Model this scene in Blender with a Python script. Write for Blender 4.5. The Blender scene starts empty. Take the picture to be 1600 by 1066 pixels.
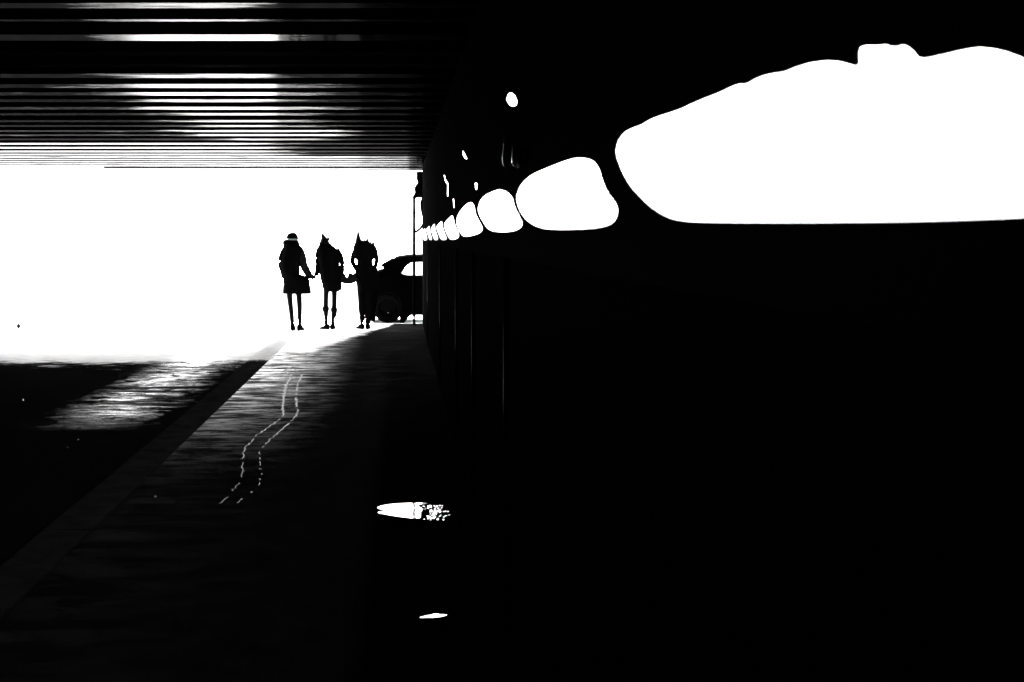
import bpy, bmesh, math, random
from mathutils import Vector, Matrix, noise
random.seed(7)
sc = bpy.context.scene
COL = sc.collection
R = math.radians

# ------------------------------------------------------------------ survey of the place
# camera looks along +Y (down the underpass); eye height 1.65 m.
F, VX, VY, EYE = 2222.0, 622.0, 370.0, 1.65      # focal length and vanishing point of the photo (px of a 1600 wide frame)
WX = 0.46                                        # face of the right hand wall
CEIL = 2.95
END = 26.9                                       # far mouth of the underpass
def on_wall(px, py, X=WX):                       # surveyed point on the plane of the right wall
    D = F * X / (px - VX)
    return Vector((X, D, EYE + (VY - py) * D / F))
def on_ground(px, py, z=0.0):
    D = (EYE - z) * F / (py - VY)
    return Vector(((px - VX) * D / F, D, z))
def at_dist(px, py, D):
    return Vector(((px - VX) * D / F, D, EYE + (VY - py) * D / F))

# ------------------------------------------------------------------ object helpers
def tag(o, label=None, cat=None, group=None, kind=None):
    if label: o['label'] = label
    if cat: o['category'] = cat
    if group: o['group'] = group
    if kind: o['kind'] = kind
    return o
def link(name, me, mat=None, parent=None, smooth=False):
    if isinstance(me, bmesh.types.BMesh):
        bm = me; me = bpy.data.meshes.new(name); bm.to_mesh(me); bm.free()
    o = bpy.data.objects.new(name, me)
    COL.objects.link(o)
    if mat: me.materials.append(mat)
    if parent: o.parent = parent
    if smooth:
        for p in me.polygons: p.use_smooth = True
    return o
def thing(name, label, cat, loc=(0, 0, 0), group=None):
    o = bpy.data.objects.new(name, None); o.empty_display_size = .2
    COL.objects.link(o); o.location = loc
    return tag(o, label, cat, group)
def box(bm, x0, x1, y0, y1, z0, z1):
    vs = [bm.verts.new((x, y, z)) for z in (z0, z1) for y in (y0, y1) for x in (x0, x1)]
    for f in ((0,1,3,2),(4,6,7,5),(0,4,5,1),(2,3,7,6),(0,2,6,4),(1,5,7,3)):
        bm.faces.new([vs[i] for i in f])
    return bm
def bevel(bm, w, seg=2):
    bmesh.ops.recalc_face_normals(bm, faces=bm.faces[:])
    bmesh.ops.bevel(bm, geom=bm.edges[:], offset=w, segments=seg, affect='EDGES', profile=.6)
    return bm
def tube(bm, pts, radii, n=12, cap=True):
    rings = []
    for i, p in enumerate(pts):
        a = pts[max(i-1, 0)]; b = pts[min(i+1, len(pts)-1)]
        t = (Vector(b) - Vector(a)).normalized()
        u = t.cross(Vector((0, 0, 1)))
        if u.length < .05: u = t.cross(Vector((1, 0, 0)))
        u.normalize(); v = t.cross(u)
        r = radii[i] if hasattr(radii, '__len__') else radii
        rings.append([bm.verts.new(Vector(p) + r*(math.cos(2*math.pi*k/n)*u + math.sin(2*math.pi*k/n)*v)) for k in range(n)])
    for a, b in zip(rings, rings[1:]):
        for k in range(n): bm.faces.new((a[k], a[(k+1) % n], b[(k+1) % n], b[k]))
    if cap:
        bm.faces.new(rings[0]); bm.faces.new(rings[-1][::-1])
    bmesh.ops.recalc_face_normals(bm, faces=bm.faces[:])
    return bm
def plate(outer, holes, thick, bev=.0):
    """2D outline (u,v) with holes -> solid plate mesh, local X=u, Y=v, Z=thickness"""
    cu = bpy.data.curves.new('outline', 'CURVE'); cu.dimensions = '2D'; cu.fill_mode = 'BOTH'
    cu.extrude = thick/2; cu.bevel_depth = bev; cu.bevel_resolution = 1
    for poly in [outer] + holes:
        s = cu.splines.new('POLY'); s.points.add(len(poly)-1); s.use_cyclic_u = True
        for pt, (u, v) in zip(s.points, poly): pt.co = (u, v, 0, 1)
    o = bpy.data.objects.new('outline', cu); COL.objects.link(o)
    dg = bpy.context.evaluated_depsgraph_get()
    me = bpy.data.meshes.new_from_object(o.evaluated_get(dg))
    bpy.data.objects.remove(o); bpy.data.curves.remove(cu)
    return me
def rounded(poly, it=2):                         # corner cutting, closed
    for _ in range(it):
        q = []
        for i in range(len(poly)):
            a, b = poly[i], poly[(i+1) % len(poly)]
            q += [(a[0]*.75+b[0]*.25, a[1]*.75+b[1]*.25), (a[0]*.25+b[0]*.75, a[1]*.25+b[1]*.75)]
        poly = q
    return poly

# ------------------------------------------------------------------ materials
def mat(name, col=.02, rough=.7, spec=.3, metal=0., bump=0., bscale=40., bstretch=(1,1,1), var=0., vscale=6., coat=0., rvar=0.):
    m = bpy.data.materials.new(name); m.use_nodes = True
    nt = m.node_tree; N = nt.nodes; Lk = nt.links; P = N['Principled BSDF']
    P.inputs['Roughness'].default_value = rough
    P.inputs['Specular IOR Level'].default_value = spec
    P.inputs['Metallic'].default_value = metal
    P.inputs['Base Color'].default_value = (col, col, col, 1)
    tc = N.new('ShaderNodeTexCoord'); mp = N.new('ShaderNodeMapping'); mp.inputs['Scale'].default_value = bstretch
    Lk.new(tc.outputs['Object'], mp.inputs[0])
    if var or rvar:
        n = N.new('ShaderNodeTexNoise'); n.inputs['Scale'].default_value = vscale; n.inputs['Detail'].default_value = 6
        Lk.new(mp.outputs[0], n.inputs['Vector'])
        if var:
            r = N.new('ShaderNodeMapRange'); r.inputs[1].default_value = .3; r.inputs[2].default_value = .7
            r.inputs[3].default_value = col*(1-var); r.inputs[4].default_value = col*(1+var)
            Lk.new(n.outputs[0], r.inputs[0]); Lk.new(r.outputs[0], P.inputs['Base Color'])
        if rvar:
            r = N.new('ShaderNodeMapRange'); r.inputs[1].default_value = .3; r.inputs[2].default_value = .7
            r.inputs[3].default_value = max(.02, rough-rvar); r.inputs[4].default_value = min(1, rough+rvar)
            Lk.new(n.outputs[0], r.inputs[0]); Lk.new(r.outputs[0], P.inputs['Roughness'])
    if bump:
        n = N.new('ShaderNodeTexNoise'); n.inputs['Scale'].default_value = bscale; n.inputs['Detail'].default_value = 5
        b = N.new('ShaderNodeBump'); b.inputs['Strength'].default_value = bump; b.inputs['Distance'].default_value = .01
        Lk.new(mp.outputs[0], n.inputs['Vector']); Lk.new(n.outputs[0], b.inputs['Height']); Lk.new(b.outputs[0], P.inputs['Normal'])
    return m

def math_node(nt, op, a, b=None, c=None, clamp=False):
    n = nt.nodes.new('ShaderNodeMath'); n.operation = op; n.use_clamp = clamp
    for i, v in enumerate((a, b, c)):
        if v is None: continue
        if isinstance(v, (int, float)): n.inputs[i].default_value = v
        else: nt.links.new(v, n.inputs[i])
    return n.outputs[0]
def mrange(nt, v, a, b, c=0., d=1., smooth=True):
    n = nt.nodes.new('ShaderNodeMapRange'); n.clamp = True
    if smooth: n.interpolation_type = 'SMOOTHSTEP'
    nt.links.new(v, n.inputs[0])
    for i, x in enumerate((a, b, c, d)): n.inputs[i+1].default_value = x
    return n.outputs[0]

def sheen(nt, N, Lk, P, weight, rough):
    """dull diffuse body with a thin glossy film of constant weight (soot, worn paint, damp)"""
    P.inputs['Specular IOR Level'].default_value = 0
    g = N.new('ShaderNodeBsdfGlossy'); a = N.new('ShaderNodeAddShader'); out = [n for n in N if n.type == 'OUTPUT_MATERIAL'][0]
    for sock, v in ((g.inputs['Color'], weight), (g.inputs['Roughness'], rough)):
        if isinstance(v, (int, float)): sock.default_value = (v, v, v, 1) if sock.name == 'Color' else v
        else: Lk.new(v, sock)
    if P.inputs['Normal'].is_linked: Lk.new(P.inputs['Normal'].links[0].from_socket, g.inputs['Normal'])
    Lk.new(P.outputs[0], a.inputs[0]); Lk.new(g.outputs[0], a.inputs[1]); Lk.new(a.outputs[0], out.inputs['Surface'])
def film(m, weight, rough):
    nt = m.node_tree; sheen(nt, nt.nodes, nt.links, nt.nodes['Principled BSDF'], weight, rough); return m
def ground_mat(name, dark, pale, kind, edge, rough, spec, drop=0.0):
    """dark surface under the roof, daylight painted in pale from `edge` metres on, worn polish shaped to the glare"""
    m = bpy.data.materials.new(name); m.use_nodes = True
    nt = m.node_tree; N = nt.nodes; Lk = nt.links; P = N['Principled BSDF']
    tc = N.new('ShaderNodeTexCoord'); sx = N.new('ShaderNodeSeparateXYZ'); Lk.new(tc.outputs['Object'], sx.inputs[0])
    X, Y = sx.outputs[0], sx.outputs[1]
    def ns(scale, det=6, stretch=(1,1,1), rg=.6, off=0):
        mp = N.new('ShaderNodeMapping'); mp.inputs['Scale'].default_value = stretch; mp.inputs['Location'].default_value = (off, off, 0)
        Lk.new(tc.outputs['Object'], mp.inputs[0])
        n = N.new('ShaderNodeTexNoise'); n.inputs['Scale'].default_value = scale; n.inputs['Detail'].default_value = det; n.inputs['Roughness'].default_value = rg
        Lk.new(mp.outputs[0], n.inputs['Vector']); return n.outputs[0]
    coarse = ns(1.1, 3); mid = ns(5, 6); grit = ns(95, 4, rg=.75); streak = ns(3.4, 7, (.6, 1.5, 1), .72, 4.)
    # edge of the daylight painted as pale colour, ragged with grit
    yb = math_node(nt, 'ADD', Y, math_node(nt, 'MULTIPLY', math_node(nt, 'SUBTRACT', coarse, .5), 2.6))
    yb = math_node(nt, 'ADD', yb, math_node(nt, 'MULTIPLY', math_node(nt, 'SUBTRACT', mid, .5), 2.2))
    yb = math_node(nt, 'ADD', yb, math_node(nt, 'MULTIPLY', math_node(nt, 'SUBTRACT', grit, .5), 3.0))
    if kind == 'pavement':   # painted daylight recedes on the right, as shade by wall and car
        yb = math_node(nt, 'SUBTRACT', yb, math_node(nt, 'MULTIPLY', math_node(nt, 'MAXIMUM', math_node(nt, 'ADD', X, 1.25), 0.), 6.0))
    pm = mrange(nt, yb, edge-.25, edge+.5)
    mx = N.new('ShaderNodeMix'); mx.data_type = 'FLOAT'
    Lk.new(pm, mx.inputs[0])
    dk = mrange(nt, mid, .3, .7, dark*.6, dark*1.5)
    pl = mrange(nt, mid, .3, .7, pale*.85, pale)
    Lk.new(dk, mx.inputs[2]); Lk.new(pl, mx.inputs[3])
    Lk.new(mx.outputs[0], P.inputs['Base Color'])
    # polish: worn, damp streaks, with the spread of exit glare painted into the gloss
    st = mrange(nt, streak, .42, .62)
    if kind == 'road':
        dx = math_node(nt, 'ABSOLUTE', math_node(nt, 'ADD', X, 2.85))
        lane = mrange(nt, math_node(nt, 'ADD', dx, math_node(nt, 'MULTIPLY', math_node(nt, 'SUBTRACT', mid, .5), 1.6)), .0, .6, 1., 0.)
        lane = math_node(nt, 'MULTIPLY', lane, mrange(nt, ns(1.6, 3, (.5, 1.6, 1), .5, 2.3), .36, .5, .08, 1.))
        lane = math_node(nt, 'MULTIPLY', lane, mrange(nt, Y, 12.8, 14.6))
        pol = math_node(nt, 'MULTIPLY', lane, math_node(nt, 'ADD', math_node(nt, 'MULTIPLY', st, .75), .25))
        pol = math_node(nt, 'MULTIPLY', pol, mrange(nt, grit, .42, .6, .1, 1.))
        pol = math_node(nt, 'MULTIPLY', pol, mrange(nt, mid, .36, .5, .1, 1.))
    else:
        pol = math_node(nt, 'ADD', math_node(nt, 'MULTIPLY', st, .93), .07)
        pol = math_node(nt, 'MULTIPLY', pol, mrange(nt, Y, 9.5, 18.5, .01, 1.))  # falloff of the exit light painted in as weaker gloss nearer
        pol = math_node(nt, 'MULTIPLY', pol, mrange(nt, X, -1.8, -.5, 1., .01))
        pol = math_node(nt, 'MULTIPLY', pol, mrange(nt, grit, .38, .62, .25, 1.))
    if kind == 'kerb':
        pol = math_node(nt, 'MULTIPLY', st, .25)
    h = math_node(nt, 'ADD', math_node(nt, 'MULTIPLY', grit, .5), math_node(nt, 'MULTIPLY', mid, .8))
    b = N.new('ShaderNodeBump'); b.inputs['Strength'].default_value = .5; b.inputs['Distance'].default_value = .012
    Lk.new(h, b.inputs['Height']); Lk.new(b.outputs[0], P.inputs['Normal'])
    sheen(nt, N, Lk, P, mrange(nt, pol, 0, 1, spec[0], spec[1], False), mrange(nt, pol, 0, 1, rough[0], rough[1], False))
    return m

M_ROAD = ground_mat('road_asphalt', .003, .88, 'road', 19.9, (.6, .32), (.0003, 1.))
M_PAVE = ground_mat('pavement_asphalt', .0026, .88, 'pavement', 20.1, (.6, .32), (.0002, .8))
M_KERB = ground_mat('kerb_stone', .009, .88, 'kerb', 18.9, (.7, .6), (.001, .004))
M_SUNLIT = mat('sunlit_ground', .8, .9, .1, bump=.4, var=.1, vscale=3)  # pale copy of the outside ground; its sunlight is painted in
M_FAR = mat('far_ground', .022, .95, .05, bump=.3, var=.2, vscale=.5)
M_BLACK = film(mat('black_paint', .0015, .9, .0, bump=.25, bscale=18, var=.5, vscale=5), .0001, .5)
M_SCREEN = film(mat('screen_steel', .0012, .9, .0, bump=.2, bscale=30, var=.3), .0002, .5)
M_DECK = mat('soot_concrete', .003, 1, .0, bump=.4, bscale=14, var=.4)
M_PIPE = film(mat('glossy_pipe', .002, .5, .0, bump=.1, bscale=60), .007, .2)

# ------------------------------------------------------------------ ground
def sheet(name, x0, x1, y0, y1, z, m, nx=1, ny=1):
    bm = bmesh.new()
    g = [[bm.verts.new((x0+(x1-x0)*i/nx, y0+(y1-y0)*j/ny, z)) for i in range(nx+1)] for j in range(ny+1)]
    for j in range(ny):
        for i in range(nx): bm.faces.new((g[j][i], g[j][i+1], g[j+1][i+1], g[j+1][i]))
    return tag(link(name, bm, m), kind='structure')
sheet('ground', -2500, 2500, -2500, 2500, -.134, M_FAR)
KL, KR = -2.01, -1.72
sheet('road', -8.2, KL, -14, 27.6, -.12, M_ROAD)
bm = bmesh.new()                                 # pools of sunlight beyond the underpass, painted as pale shapes on the ground
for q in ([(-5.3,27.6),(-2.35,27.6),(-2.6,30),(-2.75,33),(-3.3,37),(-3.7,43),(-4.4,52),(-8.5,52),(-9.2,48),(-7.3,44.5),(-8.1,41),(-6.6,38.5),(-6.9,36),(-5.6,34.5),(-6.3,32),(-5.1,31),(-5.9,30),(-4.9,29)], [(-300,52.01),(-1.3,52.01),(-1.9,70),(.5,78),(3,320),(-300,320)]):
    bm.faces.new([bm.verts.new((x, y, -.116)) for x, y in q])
tag(link('sunlight_pool', bm, M_SUNLIT), kind='structure')
bm = bmesh.new(); box(bm, KR, WX+.02, -14, END+.1, -.13, 0.0)
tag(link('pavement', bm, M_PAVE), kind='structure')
bm = bmesh.new()
y = -14.0
while y < 29.5:                                   # kerb laid as stones with tight joints
    box(bm, KL, KR-.004, y, y+.995, -.13, .003 + random.uniform(-.001, .002)); y += 1.0
bmesh.ops.bevel(bm, geom=[e for e in bm.edges if abs(e.verts[0].co.x-KL) < 1e-4 and abs(e.verts[1].co.x-KL) < 1e-4 and min(e.verts[0].co.z, e.verts[1].co.z) > -.05], offset=.018, segments=3, affect='EDGES')
tag(link('kerb', bm, M_KERB), kind='structure')
bm = bmesh.new(); box(bm, KR, 12, END+.1, 29.6, -.13, -.003)
tag(link('apron', bm, M_SUNLIT), kind='structure')

# ------------------------------------------------------------------ underpass shell
roof = thing('underpass_roof', 'low black roof on close dark cross beams over the road and pavement', 'roof', (-3.8, 6, CEIL))
def child(name, bm, m, par, smooth=False, shift=True):
    o = link(name, bm, m, None, smooth)
    o.parent = par
    if shift:                                     # mesh given in world coordinates
        for v in o.data.vertices: v.co -= par.location
    return o
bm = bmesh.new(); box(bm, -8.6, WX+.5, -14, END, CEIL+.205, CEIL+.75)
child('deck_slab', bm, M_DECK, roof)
def flange_mat(k, rough, spec, dirt, cen=2.3, st=.4, wid=2.2, amt=.3):
    m = bpy.data.materials.new('beam_paint_%d' % k); m.use_nodes = True
    nt = m.node_tree; N = nt.nodes; Lk = nt.links; P = N['Principled BSDF']
    tc = N.new('ShaderNodeTexCoord')
    mp = N.new('ShaderNodeMapping'); mp.inputs['Scale'].default_value = (.8, 6, 3); mp.inputs['Location'].default_value = (k*3.1, k*1.7, 0)
    Lk.new(tc.outputs['Object'], mp.inputs[0])
    n = N.new('ShaderNodeTexNoise'); n.inputs['Scale'].default_value = 2.0; n.inputs['Detail'].default_value = 9; n.inputs['Roughness'].default_value = .65
    Lk.new(mp.outputs[0], n.inputs['Vector'])
    sx = N.new('ShaderNodeSeparateXYZ'); Lk.new(tc.outputs['Object'], sx.inputs[0])
    side = mrange(nt, math_node(nt, 'ABSOLUTE', math_node(nt, 'SUBTRACT', sx.outputs[0], cen)), st, wid, 0., amt)   # edges of the reflected daylight painted in as fading gloss
    f = mrange(nt, math_node(nt, 'SUBTRACT', n.outputs[0], side), dirt-.08, dirt+.1)
    P.inputs['Base Color'].default_value = (.004, .004, .004, 1)
    n2 = N.new('ShaderNodeTexNoise'); n2.inputs['Scale'].default_value = 9; n2.inputs['Detail'].default_value = 6
    Lk.new(mp.outputs[0], n2.inputs['Vector'])
    b = N.new('ShaderNodeBump'); b.inputs['Strength'].default_value = .12; b.inputs['Distance'].default_value = .004
    Lk.new(n2.outputs[0], b.inputs['Height']); Lk.new(b.outputs[0], P.inputs['Normal'])
    sheen(nt, N, Lk, P, mrange(nt, f, 0, 1, spec*.04, spec, False), rough)
    return m
M_BEAM = [flange_mat(0, .08, .035, .36, 2.15, .3, 1.6, .3), flange_mat(1, .12, .022, .42, 2.1, .3, 1.5, .3), flange_mat(2, .16, .03, .46, 2.15, .3, 1.5, .3), flange_mat(3, .4, .0008, .6),
          flange_mat(4, .1, .035, .38, -3.2, 4.3, 6.6, .4), flange_mat(5, .08, .035, .28, 2.5, .42, .9, .5), flange_mat(6, .16, .03, .42, 2.5, .25, .95, .4), flange_mat(7, .12, .035, .44, -3.2, 8., 9., .1)]
# surveyed beam positions (metres ahead) with breadth and finish
beams = [(6.1,.28,3),(6.75,.28,3),(7.4,.28,3),(8.0,.2,6),(8.55,.1,6),(9.29,.3,5),(10.1,.28,3),(10.8,.25,3),(11.5,.3,2),(12.27,.32,0),(12.95,.3,0),
         (13.6,.3,1),(14.4,.32,0),(15.1,.3,1),(16.0,.3,1),(16.7,.28,2),(17.5,.3,0),(18.2,.3,0),(19.0,.34,2),(19.9,.34,4),(20.8,.38,4),(21.7,.4,4)]
y = 22.5
while y < END-.3: beams.append((y, .4, 4 if y < 23 else 7)); y += .72
y = 5.4
while y > -13.5: beams.append((y, .28, 3)); y -= .7
for (yc, b, k) in beams:
    bm = bmesh.new(); box(bm, -8.3, WX+.3, yc-b/2, yc+b/2, CEIL, CEIL+.2)
    bmesh.ops.bevel(bm, geom=[e for e in bm.edges if max(v.co.z for v in e.verts) < CEIL+.01], offset=.012, segments=2, affect='EDGES')
    child('beam', bm, M_BEAM[k], roof)
for yc, xe in ((27.2, -5.6), (27.75, -3.9)):                    # the deck runs on a little farther over the pavement side
    bm = bmesh.new(); box(bm, xe, WX+.3, yc-.2, yc+.2, CEIL, CEIL+.2); child('beam', bm, M_BEAM[7], roof)
bm = bmesh.new(); box(bm, -3.9, WX+.5, END+.002, 28.1, CEIL+.205, CEIL+.5); child('deck_lip', bm, M_DECK, roof)
bm = bmesh.new(); box(bm, -8.9, -8.2, -14, END, -.13, CEIL+.2)
tag(link('abutment_wall', bm, M_BLACK), 'long dark abutment wall on the far left side of the road', 'wall')
bm = bmesh.new(); box(bm, -8.9, WX+1.0, -14.4, -14.0, -.13, CEIL+.75)
tag(link('end_wall', bm, M_BLACK), 'dark wall closing the underpass behind the photographer', 'wall')
# right wall: solid lower part
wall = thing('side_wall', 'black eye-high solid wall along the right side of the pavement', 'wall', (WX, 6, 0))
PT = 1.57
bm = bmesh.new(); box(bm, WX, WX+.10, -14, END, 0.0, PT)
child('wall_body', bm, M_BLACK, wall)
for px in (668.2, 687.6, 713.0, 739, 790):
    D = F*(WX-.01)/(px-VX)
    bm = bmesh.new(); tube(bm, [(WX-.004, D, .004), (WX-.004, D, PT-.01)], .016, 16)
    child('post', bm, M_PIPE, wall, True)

# ------------------------------------------------------------------ pierced screen above the wall
bnd = {  # slanting joints between bays: points in survey pixels, top to bottom
 'AB': [(955,238),(962,290),(973,325),(984,347)],
 'BC': [(812,200),(812,262),(802.5,299),(803.3,313),(807,326),(813,338),(817.8,346),(819,362)],
 'CD': [(739,298),(743.2,322),(743.6,331),(750,344.5),(755.8,355),(757,369)],
 'DE': [(712.5,326),(710.6,341),(712,352),(718.5,366),(719.5,376)],
 'EF': [(691.6,349),(693.6,360),(700.3,376)],
 'FG': [(679.8,354),(682,362),(686.5,377)],
 'GH': [(671.6,358),(673,364),(677,377)],
 'HI': [(664.2,350),(666,362),(669.5,377)],
}
holes = {
 'A': [(959,240),(962,222),(972,208),(985,201),(1000,196),(1004,193.5),(1012,188),(1040,178),(1060,172),(1080,162),(1100,154),(1125,144),(1143,135),(1155,132),(1162,133.5),
       (1180,122),(1205,116),(1220,115),(1240,106),(1265,99),(1290,97),(1310,98),(1325,102),(1337,106),(1336.5,76),(1345,73),(1370,74),(1380,70),(1395,77),(1402,72),
       (1416,74),(1426,82),(1435,95),(1460,89.5),(1480,85),(1500,80),(1525,77),(1550,79),(1575,85),(1600,95),(1660,135),(1720,200),(1730,300),(1690,332),(1600,337.5),(1500,342),
       (1400,345),(1240,347),(1100,347),(1060,345),(1035,338),(1010,321),(990,300),(980,288),(968,266)],
 'B': [(804.6,311),(807,300),(814,286),(829,273),(850,264),(875,254),(890,249),(905,247),(920,249),(930,255),(936,265),(940,280),(948,300),(960,315),(965,325),(964,338),
       (958,348),(945,354),(920,357.5),(880,359),(850,358),(836,354),(827,349),(820,343),(815,337),(809,327)],
 'C': [(745.2,328),(748,316),(755,306),(770,299),(780,296),(790,299),(797,304),(801,310),(802,316),(805,326),(811,337),(816,347),(815.5,354),(808,360),(790,363),(770,362),(761,358),(756,351),(749,339)],
 'D': [(711.9,345),(715,335),(722,325),(730,317.5),(737,316),(741,322),(742.4,333),(748,345),(754,355),(753,362),(745,366.5),(730,370),(722,369),(718,363.5),(714,355)],
 'E': [(692.9,350),(697,345),(704,338),(707,336.5),(709,344),(711,353),(716.5,363),(717,370),(713,374),(704,375),(700,371),(695.5,361)],
 'F': [(681,354.5),(686,349),(690.4,345),(690.8,351),(692.6,359),(696,368),(698.4,374.3),(692,375.2),(688.5,374.5),(684,364)],
 'G': [(672.7,358),(676,352.5),(679,349),(679.2,355),(681,363),(685.2,374.8),(679,375.4),(677,372),(674.3,363)],
 'H': [(665.6,359),(668,356),(670.9,352.5),(671.2,359),(673,368),(675.3,375),(671.5,375.4),(669.5,371),(667,362)],
 'I': [(661.0,361.5),(662.2,358.5),(663.8,356.5),(665,363),(667.8,375),(664,375.6),(662,375.6),(661.0,370)],
}
slits = {
 'C': [[(790,155),(793,146.5),(798,144.5),(804,149),(807.5,157),(807,164),(802,167),(796,165),(792,160)], [(741,286.5),(743,285),(746,288),(745,296),(743,298),(741.5,293)]],
 'D': [[(722,236),(724,236.5),(727,242),(729.5,247.5),(728.5,249.3),(725,247),(722.5,242)]],
 'E': [[(693,273.5),(694.8,274),(696,280),(700,286),(700,307),(698.2,307),(698.2,288),(694.3,282)], [(707,311),(709,311),(710.3,324),(708.3,326)]],
 'G': [[(675.6,297.5),(677.6,299.5),(679.6,305.5),(678.6,306),(676.6,303)]],
 'H': [[(665.4,290.5),(668.2,283),(669,284),(667,290),(666,291.5)]],
}
labs = {'A': 'large nearest black screen panel with a long ragged-topped opening', 'B': 'black screen panel with the wide boot-shaped opening, second nearest',
 'C': 'black screen panel with a round-topped opening below a small bright oval hole', 'D': 'black screen panel with a leaning tooth-shaped opening and tiny slanted slit',
 'E': 'narrow black screen panel below a long thin bright crack', 'F': 'sixth black screen panel along the wall with a small leaning gap',
 'G': 'seventh black screen panel along the wall with a sliver of a gap', 'H': 'eighth black screen panel along the wall, last but one before the far mouth',
 'I': 'last and smallest-looking black screen panel beside the thin pole'}
def grow(poly, d):                               # push an outline outwards by d survey pixels
    ar = sum(a[0]*b[1]-b[0]*a[1] for a, b in zip(poly, poly[1:]+poly[:1])); sg = 1 if ar > 0 else -1
    q = []
    for i in range(len(poly)):
        a, b = poly[i-1], poly[(i+1) % len(poly)]; dx, dy = b[0]-a[0], b[1]-a[1]; L = math.hypot(dx, dy) or 1
        q.append((poly[i][0]+sg*dy/L*d, poly[i][1]-sg*dx/L*d))
    return q
def pl(p): v = on_wall(*p, X=WX-.0035); return (v.y, v.z)
def pl_joint(key):
    q = [pl(p) for p in bnd[key]]
    q[0] = (q[0][0], q[0][1]); top = (q[0][0], CEIL+.19); bot = (q[-1][0], PT-.006)
    return [top] + q + [bot]
names = 'ABCDEFGHI'
for i, n in enumerate(names):
    near = pl_joint(names[i-1]+n) if i else [(-.2, CEIL+.19), (-.2, PT-.006)]
    far = pl_joint(n+names[i+1]) if i < 8 else [(END, CEIL+.19), (END, PT-.006)]
    outer = near + far[::-1]
    hs = [rounded([pl(p) for p in grow(holes[n], .25)], 1)] + [[pl(p) for p in s] for s in slits.get(n, [])]
    me = plate(outer, hs, .005)
    # local (u=distance, v=height, w) -> world (X, Y, Z)
    y0 = sum(p[0] for p in outer)/len(outer)
    for v in me.vertices:
        u, w, t = v.co; v.co = (t, u-y0, w)
    o = link('screen_panel', me, M_SCREEN); o.location = (WX-.001, y0, 0)
    tag(o, labs[n], 'panel', 'black pierced panels standing on the right wall')
bm = bmesh.new(); box(bm, WX-.003, WX+.06, -14, -.203, PT-.006, CEIL+.19)  # unseen boarding, added unpierced to keep the underpass dark
tag(link('light_block', bm, M_SCREEN), 'unseen solid black boarding behind the photographer, added to keep light out', 'panel')

# two short worn pipes standing off the screen
M_PIPE2 = film(mat('worn_pipe', .004, .6, .0, bump=.4, bscale=90), .4, .48)
for px, ty, by, rr, lab in ((792.0, 208, 263, .014, 'thin vertical pipe below the bright oval hole, longer and shinier of a pair'), (808.0, 226, 263, .016, 'short stubby vertical pipe right of the longer pipe on the screen')):
    p = on_wall(px, by, WX-.03); t = on_wall(px, ty, WX-.03); h = t.z-p.z
    q = thing('pipe', lab, 'pipe', p, 'pipes on the pierced screen')
    bm = bmesh.new(); tube(bm, [(0,0,0),(0,0,.008),(0,0,.022),(0,0,.045),(0,0,.075),(0,0,h)], [.25*rr,.9*rr,1.3*rr,1.35*rr,rr,rr], 20)
    link('pipe_body', bm, M_PIPE2, q, True)
    bm = bmesh.new(); box(bm, 0, .031, -.004, .004, h*.7, h*.7+.008); link('clip', bm, M_BLACK, q)

# ------------------------------------------------------------------ puddles and wet tracks
def water(name, rough, bumpy, wt):
    m = bpy.data.materials.new(name); m.use_nodes = True
    nt = m.node_tree; N = nt.nodes; P = N['Principled BSDF']
    P.inputs['Base Color'].default_value = (.01, .01, .01, 1)
    pass
    tc = N.new('ShaderNodeTexCoord'); n = N.new('ShaderNodeTexNoise'); n.inputs['Scale'].default_value = 26; n.inputs['Detail'].default_value = 4
    nt.links.new(tc.outputs['Object'], n.inputs['Vector'])
    b = N.new('ShaderNodeBump'); b.inputs['Strength'].default_value = bumpy; b.inputs['Distance'].default_value = .004
    nt.links.new(n.outputs[0], b.inputs['Height']); nt.links.new(b.outputs[0], P.inputs['Normal'])
    sheen(nt, N, nt.links, P, wt, rough)
    return m
M_WATER = water('water_film', .015, .06, .2); M_TRACK = water('wet_track', .35, 1.0, .09)
def puddle(label, pts, tilt, lift, side=0.):
    g = [on_ground(*p) for p in pts]
    c = sum(g, Vector())/len(g)
    bm = bmesh.new(); top = []
    for v in rounded([(q.x-c.x, q.y-c.y) for q in g], 2):
        top.append(bm.verts.new((v[0], v[1], lift - v[1]*math.tan(tilt) + v[0]*side)))
    bm.faces.new(top)
    r = bmesh.ops.extrude_face_region(bm, geom=bm.faces[:])
    for v in [e for e in r['geom'] if isinstance(e, bmesh.types.BMVert)]: v.co.z = -.004
    bmesh.ops.recalc_face_normals(bm, faces=bm.faces[:])
    o = link('puddle', bm, M_WATER); o.location = (c.x, c.y, 0)
    return tag(o, label, 'puddle')
P1 = [(588,797),(594,793.5),(603,791),(618,789),(640,787.6),(660,787),(676,787.4),(668,790),(655,790.5),(652,794),(659,797),(664,798.5),(672,799),(668,803),(660,802),(657,806),(658,812),(657,817.5),(648,818),(632,815.8),(615,813),(600,809.5),(588,806.5),(597,803.5),(606,801.8),(596,800.5)]
puddle('larger pointed puddle catching the light on the dark pavement', P1, .0375, .016)
rnd = random.Random(3)
bm = bmesh.new(); g0 = on_ground(684, 804)
for k in range(95):                               # spatter of drops where the puddle breaks up on the rough asphalt
    g = on_ground(rnd.triangular(660, 708, 668), rnd.uniform(791, 814)) - g0; rx, ry = rnd.uniform(.002, .006), rnd.uniform(.006, .022)
    tp = []
    for i in range(8):
        a = 2*math.pi*i/8; dx, dy = math.cos(a)*rx*rnd.uniform(.7, 1.2), math.sin(a)*ry*rnd.uniform(.7, 1.2)
        tp.append(bm.verts.new((g.x+dx, g.y+dy, .006+dx*.13-dy*.04)))
    bm.faces.new(tp)
r = bmesh.ops.extrude_face_region(bm, geom=bm.faces[:])
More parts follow.
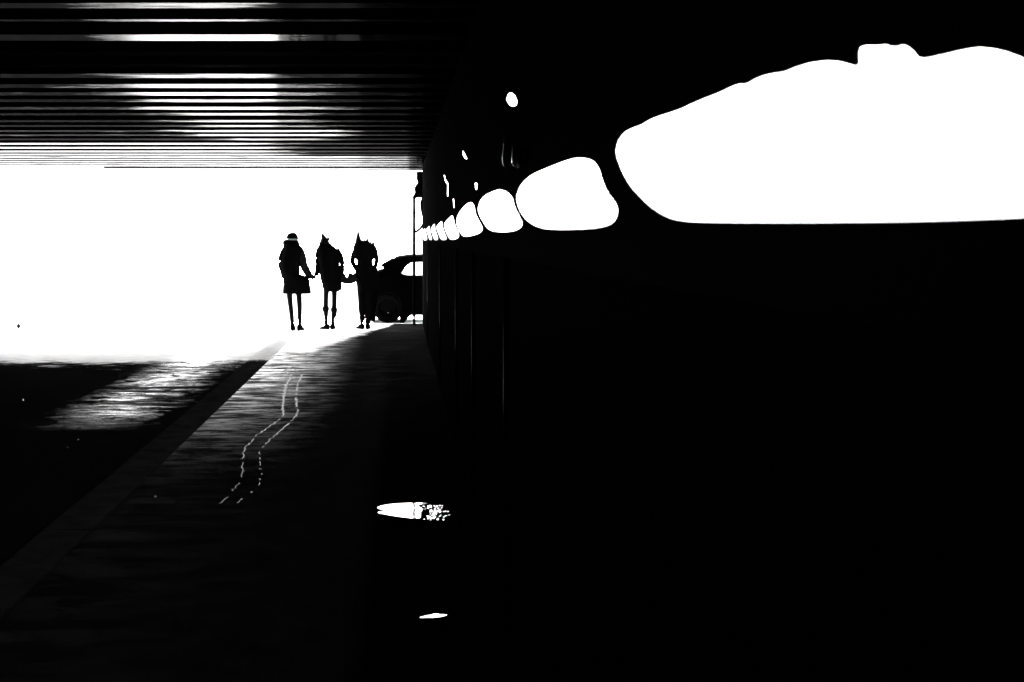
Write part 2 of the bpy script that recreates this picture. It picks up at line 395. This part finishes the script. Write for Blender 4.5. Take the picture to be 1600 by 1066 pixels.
for v in [e for e in r['geom'] if isinstance(e, bmesh.types.BMVert)]: v.co.z = -.003
bmesh.ops.recalc_face_normals(bm, faces=bm.faces[:])
o = link('water_spatter', bm, M_WATER); o.location = (g0.x, g0.y, 0); tag(o, kind='stuff')
P2 = [(654,967.5),(663,966.5),(668,964.5),(673,965),(678,962.5),(684,963),(687,965.5),(693,965.5),(700,967.5),(692,969),(688,970.5),(681,970),(676,971.3),(670,969.5),(662,969.5)]
puddle('small thin puddle nearest the photographer on the dark pavement', P2, .0745, .013, .08)

tr1 = [(520,558),(480,566),(460,572),(445,578),(453.6,590),(445.5,606),(442,633),(443,649),(434,658),(423,665),(414,671),(400,682),(383,700),(379,714),(379,732),(377,750),(360,772),(335,795)]
tr2 = [(461,577),(472.5,588),(466,597),(462.6,615),(463.5,633),(465,646),(454.5,660),(432,678),(418.5,691),(405,705),(405,716),(408.6,736),(407,754),(396,768),(380,779),(350,800)]
for tr in (tr1, tr2):
    g = [on_ground(px, py, .004) for px, py in tr]
    pts = []
    for a, b in zip(g, g[1:]):
        n = max(2, int((b-a).length/.05))
        pts += [a.lerp(b, k/n) for k in range(n)]
    for _ in range(3): pts = [pts[0]] + [(a+b*2+c)/4 for a, b, c in zip(pts, pts[1:], pts[2:])] + [pts[-1]]
    bm = bmesh.new(); prev = None
    for i, p in enumerate(pts):
        t = (pts[min(i+1, len(pts)-1)]-pts[max(i-1, 0)]).normalized(); s = Vector((t.y, -t.x, 0))
        w = .0012*p.y*(.35+max(0, noise.noise(p*11)+.35)) * min(1, max(.3, (p.y-9)/6))
        if noise.noise(p*8+Vector((9, 0, 0))) < -.4 + max(0, 12.5-p.y)*.1: prev = None; continue
        j = noise.noise(p*14)*.022
        cur = (bm.verts.new(p-s*(w-j)), bm.verts.new(p+s*(w+j)))
        if prev: bm.faces.new((prev[0], prev[1], cur[1], cur[0]))
        prev = cur
    bmesh.ops.recalc_face_normals(bm, faces=bm.faces[:])
    for f in bm.faces:
        if f.normal.z < 0: f.normal_flip()
    tag(link('wheel_track', bm, M_TRACK), kind='structure')

M_FOIL = film(mat('foil', .3, .4, 0, bump=.5, bscale=40), .8, .25)
for px, py, z, lab in ((36,626,-.12,'tiny glinting foil scrap on the road, farthest left'), (122,688,-.12,'tiny glinting foil scrap in the middle of the dark road'),
                       (106,700,-.12,'small foil scrap on the road just below another glint'), (243,777,0,'flat foil scrap on the pavement near the kerb')):
    g = on_ground(px, py, z); bm = bmesh.new()
    ring = [bm.verts.new((math.cos(a)*random.uniform(.005,.011), math.sin(a)*random.uniform(.010,.02), .004+random.uniform(0,.004))) for a in [2*math.pi*k/9 for k in range(9)]]
    cc = bm.verts.new((0, 0, .012))
    for k in range(9): bm.faces.new((ring[k], ring[(k+1) % 9], cc))
    r = bmesh.ops.extrude_face_region(bm, geom=bm.faces[:])
    for v in [e for e in r['geom'] if isinstance(e, bmesh.types.BMVert)]: v.co.z -= .004
    bmesh.ops.recalc_face_normals(bm, faces=bm.faces[:])
    o = link('foil_scrap', bm, M_FOIL); o.location = g; tag(o, lab, 'litter', 'foil scraps on the ground')

# ------------------------------------------------------------------ pole with bracket at the far mouth
D = 26.57
pole = thing('thin_pole', 'thin dark pole with bracket standing beside the car and wall end', 'pole', (on_ground(647, 508).x, D, 0))
bm = bmesh.new(); tube(bm, [(0,0,0),(0,0,.02),(0,0,.021),(0,0,at_dist(0,306,D).z)], [.05,.05,.026,.026], 16)
link('shaft', bm, M_BLACK, pole, True)
def pp(px, py, dd=0): v = at_dist(px, py, D+dd); return v - pole.location
bm = bmesh.new(); tube(bm, [pp(646.5,363), pp(652,361), pp(657,357), pp(661.5,350)], .022, 10)
link('brace', bm, M_BLACK, pole, True)
br = [(651,268),(650.4,280),(653,285),(647,293),(648.2,301),(644.4,308),(645,311.5),(647,312),(649,310.5),(653,309),(658,309),(659,311),(656.5,314),(656,318.5),(658,333),(661.7,345),(668,352),(690,340),(690,268)]
me = plate([((at_dist(a, b, D).x), at_dist(a, b, D).z) for a, b in br], [], .05)
for v in me.vertices: v.co = (v.co.x-pole.location.x, v.co.z, v.co.y)
link('bracket', me, M_BLACK, pole)
bm = bmesh.new(); tube(bm, [pp(644.7,332.5), pp(649.5,332.5)], .022, 12)
link('collar', bm, M_BLACK, pole, True)

# small dark upright stub on the pale ground at the far left
g = on_ground(29, 514, -.116)
bm = bmesh.new(); tube(bm, [(0,0,0),(0,0,.08),(.002,0,.095),(.002,0,.115)], [.034,.034,.024,.02], 14)
o = link('bottle', bm, mat('dark_glass', .002, .6, .0), None, True); o.location = (g.x, g.y, -.12)
tag(o, 'tiny dark upright bottle standing alone on the white ground at far left', 'bottle')

# ------------------------------------------------------------------ parked hatchback
DC = 27.2
M_CAR = film(mat('car_paint', .0004, var=.2), .0001, .3); M_RUB = mat('rubber', .001, .9, 0); M_RIM = film(mat('rim', .001), .0003, .4)
M_LAMP = film(mat('tail_lamp', .002), .0006, .2)
gm = bpy.data.materials.new('clear_glass'); gm.use_nodes = True
nt = gm.node_tree; nt.nodes.clear()
out = nt.nodes.new('ShaderNodeOutputMaterial'); mxs = nt.nodes.new('ShaderNodeMixShader'); tb = nt.nodes.new('ShaderNodeBsdfTransparent'); gb = nt.nodes.new('ShaderNodeBsdfGlossy')
fr = nt.nodes.new('ShaderNodeFresnel'); gb.inputs['Roughness'].default_value = .02
nt.links.new(fr.outputs[0], mxs.inputs[0]); nt.links.new(tb.outputs[0], mxs.inputs[1]); nt.links.new(gb.outputs[0], mxs.inputs[2]); nt.links.new(mxs.outputs[0], out.inputs[0])
car = thing('parked_car', 'dark hatchback parked side-on behind the right-hand person, cut off by the wall', 'car', (on_ground(640, 505).x, DC, 0))
S = DC/F
def cu_(px, py): return ((px-VX)*S - car.location.x, (505-py)*S)
prof = [(571,478),(570,452),(574,436),(581,428.5),(592,426),(604,422.5),(606.5,423),(598.5,415.5),(612,408),(624,403.2),(636,401.6),(680,401.2),(715,404),(745,412),(778,433),(815,439),(842,448),(850,465),(849,487),
        (836,489),(834,478),(826,465),(812,459),(798,465),(790,478),(788,490),(641,490),(629.5,503),(627,503),(628,478),(624,464),(606,456),(590,464),(582,478),(583,500),(576,499),(572,489)]
me = plate([cu_(*p) for p in prof], [rounded([cu_(*p) for p in w], 1) for w in (
    [(623,429),(629,420),(638,410),(644,407.5),(690,407),(692,436),(640,436.5),(630,435)],
    [(698,407.5),(715,409),(738,416),(760,434),(700,436)])], 1.5, .03)
for v in me.vertices:
    u, w, t = v.co; k = 1 - .16*max(0, (w-.85)/.45)
    v.co = (u, t*k+.78, w)
link('body', me, M_CAR, car)
for nm, poly in (('side_window', [(624,429),(629,420),(638,410),(644,408),(690,408),(692,436),(640,436)]), ('side_window', [(698,408),(715,409.5),(738,416.5),(760,434),(700,436)])):
    for yy in (.1, 1.46):
        bm = bmesh.new(); bm.faces.new([bm.verts.new((cu_(*p)[0], yy, cu_(*p)[1])) for p in poly]); link(nm, bm, gm, car)
def wheel(px, yy, r=.29):
    ux, uz = cu_(px, 505)
    w = []
    n = 36
    bm = bmesh.new(); profl = [(-.09,.18),(-.09,.25),(-.075,r-.006),(-.04,r),(.04,r),(.075,r-.006),(.09,.25),(.09,.18)]
    rings = [[bm.verts.new((math.cos(a*2*math.pi/n)*q[1], q[0], math.sin(a*2*math.pi/n)*q[1])) for q in profl] for a in range(n)]
    for a in range(n):
        for b in range(len(profl)): bm.faces.new((rings[a][b], rings[a][(b+1)%len(profl)], rings[(a+1)%n][(b+1)%len(profl)], rings[(a+1)%n][b]))
    bmesh.ops.recalc_face_normals(bm, faces=bm.faces[:])
    root = bpy.data.objects.new('wheel', None); COL.objects.link(root); root.parent = car; root.location = (ux, yy, r)
    link('tyre', bm, M_RUB, root, True)
    circ = lambda cx, cy, rr, k=20: [(cx+rr*math.cos(2*math.pi*i/k), cy+rr*math.sin(2*math.pi*i/k)) for i in range(k)]
    me = plate(circ(0, 0, .185, 40), [circ(a*S, b*S, c*S) for a, b, c in ((0,-11,3.2),(7,-13.5,3.),(12.5,-7,3.),(-11,-9,3.2))], .03)
    for v in me.vertices: u, w_, t = v.co; v.co = (u, t, w_)
    link('rim', me, M_RIM, root)
for px in (606, 812):
    wheel(px, .10); wheel(px, 1.46)
bm = bmesh.new(); box(bm, cu_(569,0)[0], cu_(575,0)[0], .12, .34, .62, .86); bevel(bm, .01); link('tail_lamp', bm, M_LAMP, car)
bm = bmesh.new(); box(bm, cu_(569,0)[0], cu_(575,0)[0], 1.2, 1.42, .62, .86); bevel(bm, .01); link('tail_lamp', bm, M_LAMP, car)
bm = bmesh.new(); box(bm, cu_(664,0)[0], cu_(672,0)[0], -.01, .03, .74, .77); bevel(bm, .006); link('door_handle', bm, M_CAR, car)

# ------------------------------------------------------------------ people
M_SKIN = mat('skin', .006, .8, 0); M_COAT = mat('dark_wool', .003, 1, 0, bump=.3, bscale=30); M_COAT2 = mat('charcoal_cloth', .012, 1, 0, bump=.3, bscale=25)
M_HAIR = mat('hair', .01, .8, .0, bump=.5, bscale=60, bstretch=(1,1,.2)); M_SHOE = mat('shoe_leather', .004, .8, 0); M_COLLAR_LIGHT = mat('collar_light', .8, .9, .1, bump=.4)
class Fig:
    def __init__(s, label, px, D):
        s.D = D; s.root = thing('person', label, 'person', (at_dist(px, 0, D).x, D, 0)); s.s = D/F
        s.V = []; s.E = []; s.Rd = []
    def L(s, px, py, dy=0.):
        v = at_dist(px, py, s.D); return Vector((v.x-s.root.location.x, dy, v.z))
    def chain(s, pts, start=None):
        prev = start
        for (px, py, dy, r) in pts:
            s.V.append(s.L(px, py, dy)); s.Rd.append(r); i = len(s.V)-1
            if prev is not None: s.E.append((prev, i))
            prev = i
        return prev
    def hand(s, wrist, dirv, side):
        """palm, four bent fingers of unequal length and a thumb leaving the side of the palm"""
        w = s.V[wrist]; d = Vector(dirv).normalized(); lat = d.cross(Vector((0, 1, 0))).normalized()*side; nrm = d.cross(lat)
        def add(p, r, frm): s.V.append(p); s.Rd.append(r); s.E.append((frm, len(s.V)-1)); return len(s.V)-1
        palm = add(w+d*.05, .024, wrist)
        for k, ln in enumerate((.062, .072, .067, .052)):
            off = nrm*((k-1.5)*.019)
            a = add(w+d*.088+off, .0095, palm)
            b = add(w+d*(.088+ln*.5)+off+lat*.006, .0085, a)
            add(w+d*(.088+ln*.85)+off+lat*.028, .0075, b)
        t = add(w+d*.045-nrm*.035+lat*.012, .0105, palm)
        add(w+d*.078-nrm*.048+lat*.026, .009, t)
    def build(s, mat_):
        me = bpy.data.meshes.new('body'); me.from_pydata([tuple(v) for v in s.V], s.E, [])
        o = bpy.data.objects.new('body', me); COL.objects.link(o)
        md = o.modifiers.new('Skin', 'SKIN'); md.use_smooth_shade = True
        for sv, r in zip(me.skin_vertices[0].data, s.Rd): sv.radius = (r+.006, r+.006) if r > .015 else (r, r)
        me.skin_vertices[0].data[0].use_root = True
        sb = o.modifiers.new('Sub', 'SUBSURF'); sb.levels = 1; sb.render_levels = 1
        dg = bpy.context.evaluated_depsgraph_get()
        nm = bpy.data.meshes.new_from_object(o.evaluated_get(dg))
        bpy.data.objects.remove(o)
        return link('body', nm, mat_, s.root, True)
    def loft(s, name, rows, depth, mat_, dy=0., seed=0, folds=.006, n=28, closed=(True, False)):
        """rows: (py, x-left, x-right[, depth factor])"""
        bm = bmesh.new(); rings = []
        for row in rows:
            py, xl, xr = row[:3]; dk = row[3] if len(row) > 3 else 1
            c = s.L((xl+xr)/2, py, dy); hw = (xr-xl)/2*s.s + .007; hd = max(min(depth*dk, hw*1.1), .002)
            ring = []
            for k in range(n):
                a = 2*math.pi*k/n
                f = 1 + folds/max(hw, .03)*noise.noise(Vector((math.cos(a)*2.5, math.sin(a)*2.5, c.z*2.2+seed)))*2
                ring.append(bm.verts.new((c.x+math.cos(a)*hw*f, c.y+math.sin(a)*hd*f, c.z)))
            rings.append(ring)
        for a, b in zip(rings, rings[1:]):
            for k in range(n): bm.faces.new((a[k], b[k], b[(k+1) % n], a[(k+1) % n]))
        if closed[0]: bm.faces.new(rings[0])
        if closed[1]: bm.faces.new(rings[-1][::-1])
        bmesh.ops.recalc_face_normals(bm, faces=bm.faces[:])
        return link(name, bm, mat_, s.root, True)
    def limb(s, name, pts, mat_, n=12):
        bm = bmesh.new(); P = []; Q = []
        v = [s.L(a, b, c) for a, b, c, r in pts]; rr = [p[3]+.007 for p in pts]
        m = 5
        for i in range(len(v)-1):                 # smooth in-between points
            p0, p1, p2, p3 = v[max(i-1, 0)], v[i], v[i+1], v[min(i+2, len(v)-1)]
            for k in range(m):
                t = k/m
                P.append(.5*((2*p1)+(p2-p0)*t+(2*p0-5*p1+4*p2-p3)*t*t+(3*p1-p0-3*p2+p3)*t**3)); Q.append(rr[i]*(1-t)+rr[i+1]*t)
        P.append(v[-1]); Q.append(rr[-1])
        Q = [q*(1+.12*noise.noise(p*14)) for p, q in zip(P, Q)]
        tube(bm, P, Q, n)
        return link(name, bm, mat_, s.root, True)
    def shoe(s, px, py, dirx, ln=.25):
        """py = sole row; dirx = sideways turn of the toe"""
        c = s.L(px, py); c.z = 0
        d = Vector((dirx, math.sqrt(max(0, 1-dirx*dirx)), 0)); sd = Vector((d.y, -d.x, 0))
        bm = bmesh.new(); rings = []
        for t, w, h in ((-.08,.03,.07),(-.06,.042,.11),(0,.045,.11),(.05,.04,.065),(.11,.046,.045),(.15,.04,.035),(.18,.022,.022)):
            o_ = c + d*t*ln/.25
            rings.append([bm.verts.new(o_+sd*w*math.cos(a)+Vector((0,0,.002+h*.5+h*.5*math.sin(a)))) for a in [2*math.pi*k/12 for k in range(12)]])
        for a, b in zip(rings, rings[1:]):
            for k in range(12): bm.faces.new((a[k], a[(k+1)%12], b[(k+1)%12], b[k]))
        bm.faces.new(rings[0]); bm.faces.new(rings[-1][::-1]); bmesh.ops.recalc_face_normals(bm, faces=bm.faces[:])
        return link('shoe', bm, M_SHOE, s.root, True)
def face(f, px, py, w, turn=0.):
    """nose and ears for a head centred at px,py, looking away along +Y turned by `turn`"""
    bm = bmesh.new()
    c = f.L(px, py)
    for off, r in (((0, .1, -.005), (.012, .02, .02)), ((-w, 0, 0), (.008, .018, .03)), ((w, 0, 0), (.008, .018, .03))):
        m = Matrix.Rotation(-turn, 4, 'Z')
        bmesh.ops.create_icosphere(bm, subdivisions=2, radius=1, matrix=Matrix.Translation(c) @ m @ Matrix.Translation(off) @ Matrix.Diagonal((*r, 1)))
    return bm
def finish(f, hp):
    b = f.build(M_SKIN)
    bm = bmesh.new(); bm.from_mesh(b.data); fm = face(f, *hp); tmp = bpy.data.meshes.new('t'); fm.to_mesh(tmp); fm.free(); bm.from_mesh(tmp)
    bm.to_mesh(b.data); bm.free(); bpy.data.meshes.remove(tmp)
    for p in b.data.polygons: p.use_smooth = True

# --- person with the cap
f = Fig('person in a long dark coat and peaked cap, leftmost of the three walkers', 463, 25.0)
pel = f.chain([(459,437,0,.12)])
f.chain([(455,440,0,.075),(452,460,0,.048),(454.5,482,.01,.038),(457,505,-.02,.03),(457.3,513,-.01,.042)], pel); 
f.chain([(463,440,0,.075),(467,460,.02,.048),(468,482,.04,.038),(468,503,.03,.03),(469,510,.04,.04)], pel)
ch = f.chain([(457,415,0,.12),(456,392,.01,.13),(456,381,.02,.05),(456.5,374,.03,.062),(457,367.5,.03,.078)], pel)
cht = pel+ 11
ci = [i for i, v in enumerate(f.V) if (v-f.L(456,392,.01)).length < 1e-4][0]
w = f.chain([(445,392,0,.05),(440.5,411,0,.04),(443,430,.02,.028),(444,436,.03,.022)], ci); f.hand(w, (0,.05,-1), 1)
w = f.chain([(467,392,0,.05),(476,411,0,.04),(485,428,.03,.03),(487.5,432,.04,.022)], ci); f.hand(w, (.75,.1,-.5), 1)
finish(f, (457, 370, .075, .5))
f.loft('coat', [(374.8,447,463,.5),(376.5,444,465.5,.7),(380,443.2,467,.8),(384,444,469),(390,443.5,472),(400,440,472),(408,438.5,468.5),(414,438,465.2),(422,439.5,466),(428.5,441,468.5),(431.5,442,478),(435,443,482.5),(444,443.8,483),(452,443.2,484),(457,443,485),(459,443.5,483.5)], .15, M_COAT, seed=1, folds=.008)
f.limb('sleeve', [(448,386,0,.055),(441.5,400,0,.06),(440,412,0,.057),(442,424,.01,.05),(444,434,.02,.042)], M_COAT)
f.limb('sleeve', [(466,386,0,.06),(471,400,0,.072),(474,412,0,.07),(477.2,423,.02,.052),(482.5,431,.03,.04),(487,433.5,.03,.03)], M_COAT2)
c = f.L(456.5, 370, .03); bm = bmesh.new(); rings = []
for z, r in ((-.035,.1),(-.01,.102),(.02,.092),(.05,.07),(.066,.04),(.07,.005)):
    rings.append([bm.verts.new(c+Vector((math.cos(a)*r*1.0, math.sin(a)*r*1.1, z+.01*noise.noise(Vector((a,z*9,0)))))) for a in [2*math.pi*k/24 for k in range(24)]])
for a, b in zip(rings, rings[1:]):
    for k in range(24): bm.faces.new((a[k], a[(k+1)%24], b[(k+1)%24], b[k]))
cap = link('cap', bm, M_COAT, f.root, True)
bm = bmesh.new(); me = plate([(.07,-.07),(.095,-.05),(.115,.0),(.10,.05),(.075,.08),(.0,.09),(-.02,.0)], [], .012)
for v in me.vertices: v.co = v.co + c + Vector((0,0,-.028-.12*max(0, v.co.x-.05)))
link('peak', me, M_COAT, cap)
f.loft('collar_highlight', [(372.8,450,463),(374,448.5,465),(375.6,448,465)], .09, M_COLLAR_LIGHT, seed=5, closed=(True, True))  # bright line under the cap: collar highlight painted as a pale band
f.shoe(457.4, 517, 0, .26); f.shoe(469.2, 513, .3, .26)

# --- middle person, head shaped as thinned by glare
f = Fig('person in a knee-length dark coat with a small head thinned to a point by glare, middle of the three walkers', 514, 25.3)
pel = f.chain([(517,437,0,.12)])
f.chain([(511.5,440,0,.07),(509.5,460,0,.04),(509,480,.01,.038),(509.5,495,0,.032),(509.8,504,-.01,.028),(509,507,0,.035)], pel)
f.chain([(521.5,440,0,.07),(522.5,460,.02,.042),(522,482,.03,.038),(520.5,496,.02,.03),(519.5,506,.02,.03),(520,511,.03,.036)], pel)
f.chain([(515,415,0,.12),(512,394,.01,.12)], pel); ci = len(f.V)-1
f.chain([(508,384,.02,.045),(507,378,.03,.05),(507,373.5,.03,.045)], ci)
w = f.chain([(499,395,0,.045),(496.5,412,0,.036),(493.5,427,.02,.026),(492,430.5,.03,.02)], ci); f.hand(w, (-.6,.05,-.8), -1)
w = f.chain([(526,395,0,.045),(534.5,411,0,.036),(532,424,.0,.028),(534,431,.0,.022)], ci); f.hand(w, (.7,.05,-.6), 1)
finish(f, (507, 377, .045, 0))
f.loft('coat', [(379.5,500.5,513),(383,499,518.5),(387,497,524),(391,496.5,528),(398,496.5,531),(408,497,531),(411,498,530.),(415,499,530),(418,499,533),(426,500,533.5),(434,501,533),(442,503,533.5),(449,505,533.5),(453,506.5,533),(455.5,508,528)], .145, M_COAT, seed=2)
f.limb('sleeve', [(500,388,0,.05),(497.4,400,0,.055),(497,412,0,.055),(496.3,423,.01,.046),(493,431,.02,.03)], M_COAT)
f.limb('sleeve', [(525,390,0,.05),(531.5,400,0,.05),(534.8,408,-.01,.034),(536,413,-.01,.021),(535,419,-.01,.034),(534,430,0,.04)], M_COAT)
f.loft('glare_head', [(365.3,503.,504.5),(369,502.9,507),(371,503.2,509),(373,502.8,511),(376,501.8,512.3),(380,500.3,514),(384,499.5,517)], .09, M_COAT2, seed=3, folds=.004)  # head narrowed to a point: glare eating its outline, put into the shape
c = f.L(513, 373.5, 0); bm = bmesh.new(); bmesh.ops.create_icosphere(bm, subdivisions=3, radius=1, matrix=Matrix.Translation(c) @ Matrix.Diagonal((.022,.03,.03,1)))
for v in bm.verts: v.co += (v.co-c)*noise.noise(v.co*60)*.3
link('hair_bun', bm, M_HAIR, f.root, True)
for kx, kk in ((509,482),(522,483)):                # loose boot tops / knee folds
    f.limb('boot_top', [(kx,kk-5,.01,.034),(kx-.2,kk-1.5,.01,.05),(kx,kk+2.5,.01,.05),(kx+.3,kk+7,.01,.033),(kx+.3,kk+14,.01,.03)], M_SHOE)
f.shoe(509.5, 509.5, -.75, .22); f.shoe(519.8, 515, .1, .24)

# --- right person
f = Fig('person in wide trousers with elbows out, head thinned to a tall point by glare, rightmost of the three walkers', 570, 25.4)
pel = f.chain([(571,437,0,.13)])
f.chain([(566,442,0,.08),(567,462,0,.06),(566.5,482,0,.045),(565.5,500,0,.034),(564.5,506,.0,.038)], pel)
f.chain([(577,442,0,.08),(577.5,462,.02,.06),(577,482,.03,.045),(574.5,502,.02,.045),(574.5,508,.02,.05)], pel)
f.chain([(570,415,0,.13),(570,394,.01,.13)], pel); ci = len(f.V)-1
f.chain([(565,386,.03,.05),(562.5,380,.04,.06),(561.5,375,.04,.055)], ci)
w = f.chain([(559,392,0,.045),(550.5,407,0,.036),(556,418,-.05,.026),(557.5,424,-.05,.02)], ci); f.hand(w, (-.3,0,-1), -1)
w = f.chain([(583,393,0,.045),(589.5,407,0,.036),(585,418,.02,.028),(582,421,.04,.022)], ci); f.hand(w, (-1,.2,-.2), 1)
finish(f, (562, 378, .055, 0))
f.loft('coat', [(381,554.5,584),(386,553,587),(392,552,589.5),(398,551.5,590),(402,551.5,589.5),(405,557,582.5),(408,559,580.5),(412,559,580.5),(414.5,557,583),(417,556.5,588),(424,556.5,590),(432,556,590.5),(440,556.5,592),(448,559,592),(456,560.5,592)], .15, M_COAT, seed=4)
f.limb('sleeve', [(558,387,0,.05),(552.5,396,0,.032),(549,405,-.02,.018),(549.4,410,-.03,.018),(552.5,415,-.04,.024),(557,421,-.05,.036)], M_COAT)
f.limb('sleeve', [(584,388,0,.05),(588,397,0,.03),(589.6,405,0,.022),(590,409,0,.018),(588,414,.0,.022),(585,420,.02,.034)], M_COAT)
f.loft('glare_head', [(362.5,559.,560.2),(368,558.,561.4),(373,557,563),(378,555.8,565),(383,555,570),(389,555,576)], .10, M_COAT2, seed=6, folds=.004)  # tall tip left of a head washed out by glare, modelled as shape
f.limb('trouser_leg', [(566,446,0,.085),(566,465,0,.068),(566,480,0,.06),(566.5,492,0,.052),(565.8,501,0,.034)], M_COAT)
f.limb('trouser_leg', [(580,446,.02,.11),(579,465,.02,.115),(578,480,.02,.11),(577,491,.02,.085),(576,501,.02,.04)], M_COAT)
f.shoe(564.3, 509.5, -.5, .23); f.shoe(574.8, 513, .1, .26)

# --- backpack of the right person (rests on the back: a thing of its own)
D3 = 25.22
bp = thing('backpack', 'bulky dark backpack with odd ends sticking out, on the rightmost walker', 'backpack', at_dist(575.5, 418, D3))
def bl(px, py, dy=0): return at_dist(px, py, D3) + Vector((0, dy, 0)) - bp.location
bm = bmesh.new()
o_ = [(566,418),(565,400),(564.5,384),(566,379.5),(568,380.5),(570,377.6),(572.5,378.5),(574,376.8),(576,381.5),(578,381),(579,384),(581,383.5),(584,388),(586.5,391),(587,400),(580,406),(579.5,414),(583,418)]
me = plate([(bl(a, b).x, bl(a, b).z) for a, b in o_], [], .09, .025)
for v in me.vertices: v.co = (v.co.x, v.co.z, v.co.y)
link('pack_body', me, M_COAT, bp)
for pts, r in ((((578.5,385),(579,377.5)), .008), (((583,388),(582.5,380.5)), .008)):
    bm = bmesh.new(); tube(bm, [bl(*pts[0]), bl(*pts[1])], [r*1.6, r], 8); link('stick', bm, M_COAT, bp, True)
bm = bmesh.new(); bmesh.ops.create_icosphere(bm, subdivisions=2, radius=.022, matrix=Matrix.Translation(bl(583,380.8))); link('knob', bm, M_SHOE, bp, True)

# --- bag carried between the two right-hand walkers
DB = 25.3
bag = thing('carrier_bag', 'soft dark bag slung between the middle and rightmost walkers', 'bag', at_dist(546, 443, DB))
def gl(px, py): v = at_dist(px, py, DB) - bag.location; return (v.x, v.z)
o_ = [(533,431),(537,434),(538.5,430),(540,428.2),(539.5,432),(541,435),(543.5,434.5),(544.8,430),(545.2,427),(548,427.6),(552,430),(557,433),(558,439),(554,440.5),(550,442.5),(544,443.3),(537,442),(532,441)]
me = plate([gl(a, b) for a, b in rounded(o_, 1)], [], .05, .012)
for v in me.vertices: v.co = (v.co.x, v.co.z, v.co.y)
link('bag_body', me, M_COAT2, bag)
bm = bmesh.new(); tube(bm, [Vector((gl(545,434)[0], -.02, gl(545,434)[1])), Vector((gl(551,429)[0], -.035, gl(551,429)[1])), Vector((gl(556.5,427)[0], -.02, gl(556.5,427)[1]))], .009, 8); link('strap', bm, M_COAT, bag, True)

# ------------------------------------------------------------------ light
EL, AZ = 66.0, 340.0     # sun high ahead, a little to the left
w = bpy.data.worlds.new('World'); sc.world = w; w.use_nodes = True
nt = w.node_tree; nt.nodes.clear()
sky = nt.nodes.new('ShaderNodeTexSky'); sky.sky_type = 'NISHITA'; sky.sun_disc = False
sky.sun_elevation = R(EL); sky.sun_rotation = R(AZ); sky.air_density = 1; sky.dust_density = 4
bw = nt.nodes.new('ShaderNodeRGBToBW'); bg = nt.nodes.new('ShaderNodeBackground'); bg.inputs[1].default_value = .15
ow = nt.nodes.new('ShaderNodeOutputWorld')
nt.links.new(sky.outputs[0], bw.inputs[0]); nt.links.new(bw.outputs[0], bg.inputs[0]); nt.links.new(bg.outputs[0], ow.inputs[0])
ld = bpy.data.lights.new('sun', 'SUN'); ld.energy = 4; ld.angle = R(.5)
lo = bpy.data.objects.new('sun', ld); COL.objects.link(lo)
# direction towards the sun: azimuth measured clockwise from +Y
d = Vector((math.sin(R(AZ))*math.cos(R(EL)), math.cos(R(AZ))*math.cos(R(EL)), math.sin(R(EL))))
lo.rotation_euler = d.to_track_quat('Z', 'Y').to_euler()

# ------------------------------------------------------------------ camera
cd = bpy.data.cameras.new('camera'); cam = bpy.data.objects.new('camera', cd); COL.objects.link(cam)
cam.location = (0, 0, EYE); cam.rotation_euler = (R(90), 0, 0)
cd.sensor_width = 36; cd.lens = 36*F/1600
cd.shift_x = (800-VX)/1600; cd.shift_y = -(533-VY)/1600
cd.clip_start = .05; cd.clip_end = 6000
cd.dof.use_dof = True; cd.dof.focus_distance = 25.0; cd.dof.aperture_fstop = 9
sc.camera = cam
sc.view_settings.view_transform = 'Standard'; sc.view_settings.look = 'None'
sc.view_settings.exposure = 5.5; sc.view_settings.gamma = 1
sc.cycles.use_denoising = True; sc.cycles.denoising_prefilter = 'ACCURATE'
sc.cycles.max_bounces = 8; sc.cycles.sample_clamp_indirect = 4
